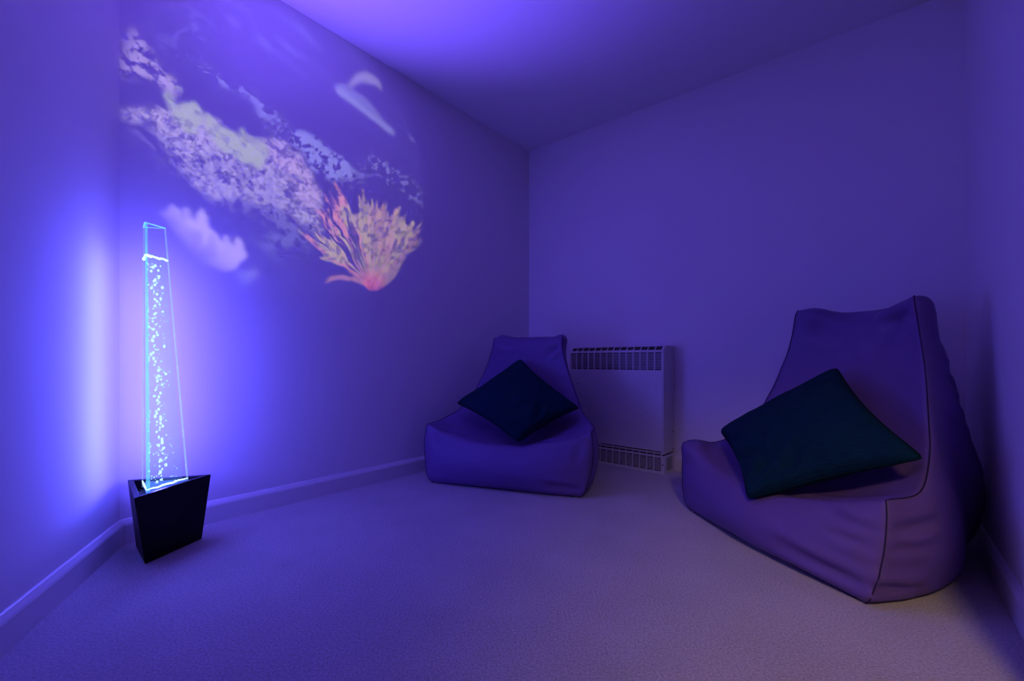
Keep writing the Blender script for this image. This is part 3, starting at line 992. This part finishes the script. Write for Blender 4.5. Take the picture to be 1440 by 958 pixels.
# light leaving through the two rear faces, towards the walls of the corner
def face_light(name, i, j, power, col, spread):
    fa, fb = tube_at(TB_Z + 0.06, 1.0), tube_at(WZ - 0.02, 1.0)
    pa = (fa[i] + fa[j]) / 2; pb = (fb[i] + fb[j]) / 2
    mid_ = (pa + pb) / 2
    nn = mid_ - sum(tube_at(mid_.z), Vector()) / 3; nn.z = 0; nn.normalize()
    l = bpy.data.lights.new(name, 'AREA'); l.shape = 'RECTANGLE'; l.size = 0.05; l.size_y = (pb - pa).length
    l.energy = power; l.color = col; l.spread = math.radians(spread)
    o = bpy.data.objects.new(name, l); COL.objects.link(o)
    o.location = mid_ + nn * 0.003
    yax = (pb - pa).normalized(); zax = -nn
    zax = (zax - yax * zax.dot(yax)).normalized()
    o.rotation_euler = Matrix((yax.cross(zax), yax, zax)).transposed().to_euler()
face_light('lamp_face_glow', 0, 2, 0.75, (0.06, 0.12, 1.0), 150)
face_light('lamp_face_glow', 1, 2, 1.9, (0.11, 0.072, 1.0), 178)

# warm lamp in the corridor behind the doorway
l = bpy.data.lights.new('corridor_downlight', 'SPOT'); l.energy = 92.0; l.color = (1.0, 0.70, 0.38)
l.spot_size = math.radians(66); l.spot_blend = 1.0; l.shadow_soft_size = 0.13
o = bpy.data.objects.new('corridor_downlight', l); COL.objects.link(o)
o.location = (0.09, -0.80, 1.90)
o.rotation_euler = (Vector((0.76, 0.54, 0.0)) - o.location).to_track_quat('-Z', 'Y').to_euler()

# ------------------------------------------------------------------ projector: a slide thrown on the wall by a spot lamp
PJ = Vector((0.30, 0.45, 1.95))
ULO, UHI, ZLO, ZHI = -0.35, 1.85, 0.55, 2.55
def make_slide(NW=960, NH=880):
    u = np.linspace(ULO, UHI, NW); z = np.linspace(ZLO, ZHI, NH)
    Ug, Zg = np.meshgrid(u, z)
    X = A.x + wdir.x * Ug; Y = A.y + wdir.y * Ug
    px = CX + F * X / Y; py = HY - F * (Zg - HC) / Y
    # study coordinates (2.227 x the photo, origin at 140,0)
    x = (px - 140) * 2.227; y = py * 2.227
    ku = np.fft.fftfreq(NW)[None, :]; kz = np.fft.fftfreq(NH)[:, None]
    def blur(m, s):
        return np.real(np.fft.ifft2(np.fft.fft2(m) * np.exp(-2 * (math.pi * s) ** 2 * (ku ** 2 + kz ** 2))))
    def poly(pts, s=2.0, wob=0, wf=0.03, seed=0, co=None):
        xx, yy = co if co else (x, y)
        if wob:
            xx = xx + (fbm(x * wf, y * wf, None, 4, seed, 0.6) - 0.5) * 2 * wob
            yy = yy + (fbm(x * wf + 50, y * wf, None, 4, seed + 3, 0.6) - 0.5) * 2 * wob
        ins = np.zeros(x.shape, bool)
        n = len(pts)
        for i in range(n):
            x0, y0 = pts[i]; x1, y1 = pts[(i + 1) % n]
            if y0 == y1: continue
            c = ((y0 > yy) != (y1 > yy)) & (xx < (x1 - x0) * (yy - y0) / (y1 - y0) + x0)
            ins ^= c
        return np.clip(blur(ins.astype(float), s), 0, 1)
    def sst(a, b, v):
        t = np.clip((v - a) / (b - a), 0, 1); return t * t * (3 - 2 * t)
    # band direction: rocks run down to the right
    ca, sa = math.cos(math.radians(38)), math.sin(math.radians(38))
    xr, yr = x * ca + y * sa, -x * sa + y * ca
    img = np.zeros(x.shape + (3,))
    def add(mask, col):
        nonlocal img
        k = mask[..., None]
        img = img * (1 - np.clip(k, 0, 1)) + np.array(col) * k
    # deep water
    img += np.array((0.014, 0.012, 0.045))
    ray = fbm(xr * 0.004, yr * 0.03, None, 3, 40)
    img += (sst(0.45, 0.8, ray) * sst(520, 60, y - 0.25 * (x - 300)) * sst(100, 500, x))[..., None] * np.array((0.02, 0.022, 0.11))
    holes = fbm(xr * 0.030, yr * 0.055, None, 5, 3, 0.64)
    holes2 = fbm(x * 0.085, y * 0.085, None, 4, 9, 0.6)
    cav = (0.16 + 0.84 * sst(0.34, 0.52, holes)) * (0.40 + 0.60 * sst(0.34, 0.54, holes2))
    shade = 0.62 + 0.75 * (fbm(xr * 0.03, yr * 0.045, None, 4, 31) - 0.2)
    rock = [(58, 330), (120, 335), (205, 335), (250, 330), (325, 350), (390, 400), (440, 430), (520, 432), (560, 450), (600, 460), (640, 500), (660, 560), (690, 600), (690, 680), (705, 725),
            (640, 705), (560, 650), (500, 655), (430, 610), (370, 630), (290, 590), (262, 520), (215, 470), (150, 390), (70, 372)]
    m = poly(rock, 4, 26, 0.02, 2)
    low = sst(330, 120, yr - 60)
    fine = fbm(xr * 0.075, yr * 0.11, None, 4, 71, 0.6)
    rid = 1 - np.abs(fbm(xr * 0.028, yr * 0.05, None, 4, 77, 0.6) - 0.5) * 5.5
    pits = sst(0.30, 0.40, fbm(x * 0.05, y * 0.06, None, 3, 79, 0.55))
    rock_t = np.clip(0.50 * cav + 0.45 * np.clip(rid, 0, 1) + 0.5 * (fine - 0.4), 0, 1.25) * (0.35 + 0.65 * pits)
    upper = sst(0.05, 0.9, m)
    add(m * np.clip(rock_t, 0, 1) * (0.75 + 0.5 * (shade - 0.7)), (0.60, 0.54, 0.62))
    # fringe below the band
    fr = poly([(70, 400), (200, 470), (270, 560), (370, 640), (470, 660), (640, 720), (690, 700), (660, 640), (560, 560), (300, 440), (100, 380)], 14, 25, 0.02, 8)
    add(fr * sst(0.5, 0.66, holes) * 0.55, (0.30, 0.29, 0.50))
    # upper-left white clump
    m = poly([(55, 215), (70, 165), (92, 85), (150, 130), (195, 200), (250, 290), (215, 300), (160, 250), (100, 240), (80, 250), (60, 240)], 5, 24, 0.022, 12)
    add(m * sst(0.36, 0.56, holes) * 0.95, (0.44, 0.37, 0.46))
    # pink-white end of the band
    m = poly([(520, 445), (580, 455), (640, 490), (665, 560), (690, 600), (690, 680), (640, 640), (590, 560), (540, 500)], 6, 16, 0.03, 14)
    add(m * cav * 0.7, (0.60, 0.44, 0.60))
    # yellow-green growth
    for pts, sd in (([(200, 300), (212, 280), (228, 300), (245, 330), (300, 318), (322, 345), (330, 375), (298, 420), (262, 402), (232, 360)], 4),
                    ([(330, 350), (380, 395), (438, 420), (448, 392), (462, 424), (512, 440), (530, 480), (500, 540), (478, 520), (432, 500), (385, 470), (330, 400)], 6)):
        m = poly(pts, 3, 10, 0.04, sd)
        add(m * (0.55 + 0.45 * sst(0.35, 0.55, holes)) * 0.95, (0.42, 0.50, 0.20))
    # curl above the yellow patch
    ring = np.exp(-((np.hypot(x - 238, y - 290) - 18) / 6) ** 2) * sst(300, 270, y - 0.2 * x + 50)
    add(ring * 0.7, (0.34, 0.36, 0.34))
    # bluish boulder behind
    m = poly([(598, 405), (640, 412), (700, 450), (770, 500), (815, 540), (790, 560), (730, 560), (670, 535), (640, 490), (610, 460)], 4, 16, 0.03, 22)
    add(m * sst(0.34, 0.5, holes2) * 0.85, (0.27, 0.31, 0.60))
    m = poly([(268, 195), (330, 205), (420, 255), (500, 300), (560, 360), (605, 400), (560, 385), (500, 370), (470, 310), (380, 270), (320, 220)], 5, 16, 0.025, 25)
    add(m * sst(0.42, 0.6, holes) * 0.75, (0.22, 0.24, 0.56))
    m = poly([(470, 370), (560, 360), (600, 400), (560, 420), (500, 390)], 8, 16, 0.03, 27)
    add(m * sst(0.42, 0.6, holes2) * 0.6, (0.22, 0.24, 0.55))
    m = poly([(160, 60), (260, 20), (360, 60), (330, 120), (240, 160), (170, 150)], 18, 26, 0.02, 28)
    add(m * sst(0.46, 0.7, holes) * 0.5, (0.13, 0.13, 0.42))
    for (x0, y0, x1, y1) in ((590, 40, 700, 170), (490, 110, 545, 165), (540, 105, 650, 200), (395, 40, 440, 90)):
        ax, ay = x1 - x0, y1 - y0
        t = np.clip(((x - x0) * ax + (y - y0) * ay) / (ax * ax + ay * ay), 0, 1)
        dd = np.hypot(x - x0 - t * ax, y - y0 - t * ay)
        add(np.exp(-(dd / 9) ** 2) * np.sin(np.clip(t, 0.02, 0.98) * math.pi) * 0.5, (0.11, 0.11, 0.36))
    # scattered rubble at the right
    m = poly([(835, 500), (885, 485), (940, 530), (1000, 590), (1020, 640), (980, 640), (900, 570), (850, 540), (780, 590), (720, 600), (720, 570), (800, 545)], 10, 20, 0.03, 33)
    add(m * sst(0.5, 0.66, holes2) * 0.75, (0.24, 0.25, 0.46))
    # cloud of fine growth
    m = poly([(490, 710), (560, 690), (640, 720), (670, 770), (600, 810), (520, 790)], 16, 24, 0.02, 36)
    add(m * sst(0.35, 0.65, holes) * 0.55, (0.22, 0.25, 0.42))
    # pale lobed coral, lower left
    lob = [(180, 662), (212, 655), (232, 640), (250, 660), (262, 690), (264, 650), (282, 652), (296, 700), (304, 668), (322, 652), (336, 680), (340, 712), (372, 735), (380, 760), (392, 735),
           (408, 745), (414, 775), (428, 740), (444, 745), (450, 780), (465, 800), (440, 825), (425, 850), (380, 850), (320, 830), (270, 780), (225, 720)]
    m = poly(lob, 3, 7, 0.04, 41)
    add(m * (0.62 + 0.38 * sst(0.3, 0.6, fbm(x * 0.02, y * 0.02, None, 3, 44))), (0.50, 0.42, 0.50))
    m = poly([(425, 855), (450, 850), (475, 852), (490, 838), (498, 865), (470, 885), (450, 905), (430, 890)], 5, 10, 0.04, 47)
    add(m * 0.7, (0.24, 0.27, 0.34))
    # sea creature: flipper arc, body wedge, snout
    m = poly([(778, 268), (790, 246), (806, 230), (832, 224), (858, 234), (876, 252), (884, 276), (876, 282), (868, 268), (848, 262), (822, 256), (800, 264), (786, 274)], 4, 3, 0.05, 50)
    add(m * 0.85, (0.33, 0.32, 0.38))
    m = poly([(738, 276), (746, 263), (766, 262), (786, 270), (796, 284), (826, 300), (860, 336), (886, 372), (912, 398), (926, 416), (920, 424), (896, 408), (860, 376), (818, 344), (782, 318), (748, 296)], 4, 3, 0.05, 52)
    gr = sst(30, -12, (y - 270) - (x - 745) * 0.80)
    add(m * (0.60 + 0.36 * (1 - gr)), (0.24, 0.27, 0.44))
    m = poly([(738, 280), (750, 272), (800, 312), (860, 362), (918, 410), (922, 424), (860, 378), (782, 320)], 4, 3, 0.05, 53)
    add(m * 0.5, (0.30, 0.34, 0.52))
    m = poly([(968, 424), (982, 428), (988, 442), (978, 446)], 4)
    add(m * 0.7, (0.22, 0.24, 0.42))
    # orange anemone: tentacles fan out from its foot
    fx, fy = 852, 905
    ang = np.degrees(np.arctan2(fy - y, x - fx)); rad = np.hypot(x - fx, y - fy)
    outl = [(648, 742), (690, 720), (700, 680), (728, 668), (733, 630), (742, 655), (768, 650), (790, 660), (812, 640), (818, 608), (830, 640), (846, 622), (862, 645), (892, 648), (912, 668), (930, 650),
            (944, 672), (956, 668), (960, 706), (978, 708), (1004, 722), (1002, 740), (1012, 762), (984, 788), (962, 800), (935, 855), (905, 890), (870, 912), (846, 910), (822, 888), (770, 838), (715, 815), (690, 818), (690, 795), (668, 770)]
    jag = (fbm(ang * 0.55, rad * 0.004, None, 3, 59, 0.65) - 0.5) * 2
    sc = 1 + (0.34 - 0.2 * sst(95, 70, ang)) * jag * sst(90, 200, rad)
    m = poly(outl, 1.6, 5, 0.06, 60, (fx + (x - fx) * sc, fy + (y - fy) * sc))
    wobr = ang + 6 * (fbm(x * 0.02, y * 0.02, None, 3, 63) - 0.5)
    streak = fbm(wobr * 0.42, rad * 0.010, None, 3, 61, 0.6)
    streak2 = fbm(wobr * 0.24 + 20, rad * 0.012, None, 3, 66, 0.55)
    mass = sst(800, 890, x + 0.30 * (900 - y) * 0.6)
    gaps = 1 - (1 - 0.75 * mass) * sst(0.50, 0.40, streak) * sst(20, 100, rad) * 0.95
    net = sst(0.33, 0.50, holes2)
    gaps = gaps * (1 - 0.45 * (1 - net) * sst(70, 150, rad))
    tip = sst(5, 80, rad + 45 * (streak - 0.5))
    pink = sst(0.46, 0.62, streak2) * (1 - 0.6 * mass) + 0.25 * sst(0.5, 0.6, holes) * mass
    base_c = np.array((0.86, 0.15, 0.14)); tip_c = np.array((0.50, 0.40, 0.10)); pk_c = np.array((0.74, 0.20, 0.22))
    col = base_c * (1 - tip[..., None]) + tip_c * tip[..., None]
    col = col * (1 - 0.65 * pink[..., None]) + pk_c * 0.65 * pink[..., None]
    lit = 0.30 + 1.25 * (0.5 * streak + 0.5 * holes2) + 0.15 * net
    k = (np.clip(m * gaps, 0, 1))[..., None]
    img = img * (1 - k) + col * k * lit[..., None]
    # the lone tentacle at the lower left
    pts = [(706, 888), (722, 868), (752, 862), (800, 870), (830, 884), (824, 894), (790, 878), (745, 874), (722, 884)]
    m = poly(pts, 2.5, 5, 0.05, 70)
    add(m * 0.85, (0.66, 0.30, 0.16))
    # lens circle, soft edged
    def wallpt(qx, qy):
        # photo pixel -> wall (u, z)
        k = (qx - CX) / F
        uu = (k * A.y - A.x) / (wdir.x - k * wdir.y)
        d = A.y + wdir.y * uu
        return uu, HC - (qy - HY) / F * d
    ur, zr = wallpt(604, 265); ub, zb = wallpt(372, 420); ul, zl = wallpt(160, 120)
    # circle through the three rim points
    ax_, ay_, bx_, by_, cx_, cy_ = ur, zr, ub, zb, ul - 0.02, zl
    D = 2 * (ax_ * (by_ - cy_) + bx_ * (cy_ - ay_) + cx_ * (ay_ - by_))
    uc = ((ax_ ** 2 + ay_ ** 2) * (by_ - cy_) + (bx_ ** 2 + by_ ** 2) * (cy_ - ay_) + (cx_ ** 2 + cy_ ** 2) * (ay_ - by_)) / D
    zc = ((ax_ ** 2 + ay_ ** 2) * (cx_ - bx_) + (bx_ ** 2 + by_ ** 2) * (ax_ - cx_) + (cx_ ** 2 + cy_ ** 2) * (bx_ - ax_)) / D
    rad_ = math.hypot(ur - uc, zr - zc)
    print('projection circle', uc, zc, rad_)
    disc = sst(rad_ + 0.03, rad_ - 0.10, np.hypot(Ug - uc, Zg - zc))
    img = np.clip(img, 0, 1) * disc[..., None]
    out = np.ones((NH, NW, 4), np.float32)
    out[..., :3] = img
    im = bpy.data.images.new('reef_slide', NW, NH, float_buffer=True, alpha=False)
    im.colorspace_settings.name = 'Non-Color'
    im.pixels.foreach_set(out.ravel())
    im.update()
    im.pack()
    return im
slide = make_slide()
PROJ_W = 158.0
l = bpy.data.lights.new('projector', 'SPOT'); l.energy = PROJ_W; l.shadow_soft_size = 0.0; l.spot_blend = 0.05
pj = bpy.data.objects.new('projector', l); COL.objects.link(pj)
pj.location = PJ
aim = A + wdir * 0.72 + Vector((0, 0, 1.55))
pj.rotation_euler = (aim - PJ).to_track_quat('-Z', 'Y').to_euler()
l.spot_size = math.radians(100)
l.use_nodes = True
nt = l.node_tree; nt.nodes.clear()
out = nt.nodes.new('ShaderNodeOutputLight'); em = nt.nodes.new('ShaderNodeEmission')
geo = nt.nodes.new('ShaderNodeNewGeometry')
def vmath(op, a, b):
    n = nt.nodes.new('ShaderNodeVectorMath'); n.operation = op
    for s, v in ((0, a), (1, b)):
        if isinstance(v, (tuple, Vector)): n.inputs[s].default_value = tuple(v)
        else: nt.links.new(v, n.inputs[s])
    return n.outputs['Value'] if op == 'DOT_PRODUCT' else n.outputs['Vector']
def fmath(op, a, b):
    n = nt.nodes.new('ShaderNodeMath'); n.operation = op
    for s, v in ((0, a), (1, b)):
        if isinstance(v, (int, float)): n.inputs[s].default_value = v
        else: nt.links.new(v, n.inputs[s])
    return n.outputs[0]
ray = geo.outputs['Incoming']                          # from the lamp to the lit point
ndot = vmath('DOT_PRODUCT', ray, wn)
t_ = fmath('DIVIDE', (A - PJ).dot(wn), ndot)
uo = fmath('ADD', fmath('MULTIPLY', vmath('DOT_PRODUCT', ray, wdir), t_), (PJ - A).dot(wdir))
zo = fmath('ADD', fmath('MULTIPLY', vmath('DOT_PRODUCT', ray, Vector((0, 0, 1))), t_), PJ.z)
cx = nt.nodes.new('ShaderNodeCombineXYZ')
nt.links.new(fmath('DIVIDE', fmath('SUBTRACT', uo, ULO), UHI - ULO), cx.inputs[0])
nt.links.new(fmath('DIVIDE', fmath('SUBTRACT', zo, ZLO), ZHI - ZLO), cx.inputs[1])
tex = nt.nodes.new('ShaderNodeTexImage'); tex.image = slide; tex.extension = 'CLIP'
nt.links.new(cx.outputs[0], tex.inputs['Vector'])
nt.links.new(tex.outputs['Color'], em.inputs['Color'])
nt.links.new(em.outputs[0], out.inputs['Surface'])

# ------------------------------------------------------------------ world, camera, view
w = bpy.data.worlds.new('World'); scene.world = w; w.use_nodes = True
w.node_tree.nodes['Background'].inputs['Color'].default_value = (0.0, 0.0, 0.0, 1)
w.node_tree.nodes['Background'].inputs['Strength'].default_value = 0.0

cam = bpy.data.cameras.new('camera'); co = bpy.data.objects.new('camera', cam); COL.objects.link(co)
co.location = (0, 0, HC); co.rotation_euler = (math.radians(90), 0, 0)
cam.sensor_width = 36; cam.lens = F / 1440 * 36
cam.shift_y = (HY - 479) / 1440
cam.clip_start = 0.02
scene.camera = co
vs = scene.view_settings
vs.view_transform = 'Standard'; vs.look = 'None'; vs.exposure = 0.0; vs.gamma = 1.0
vs.use_curve_mapping = False
scene.display_settings.display_device = 'sRGB'
scene.cycles.max_bounces = 8
scene.cycles.diffuse_bounces = 5
scene.cycles.transparent_max_bounces = 16
scene.cycles.use_denoising = True
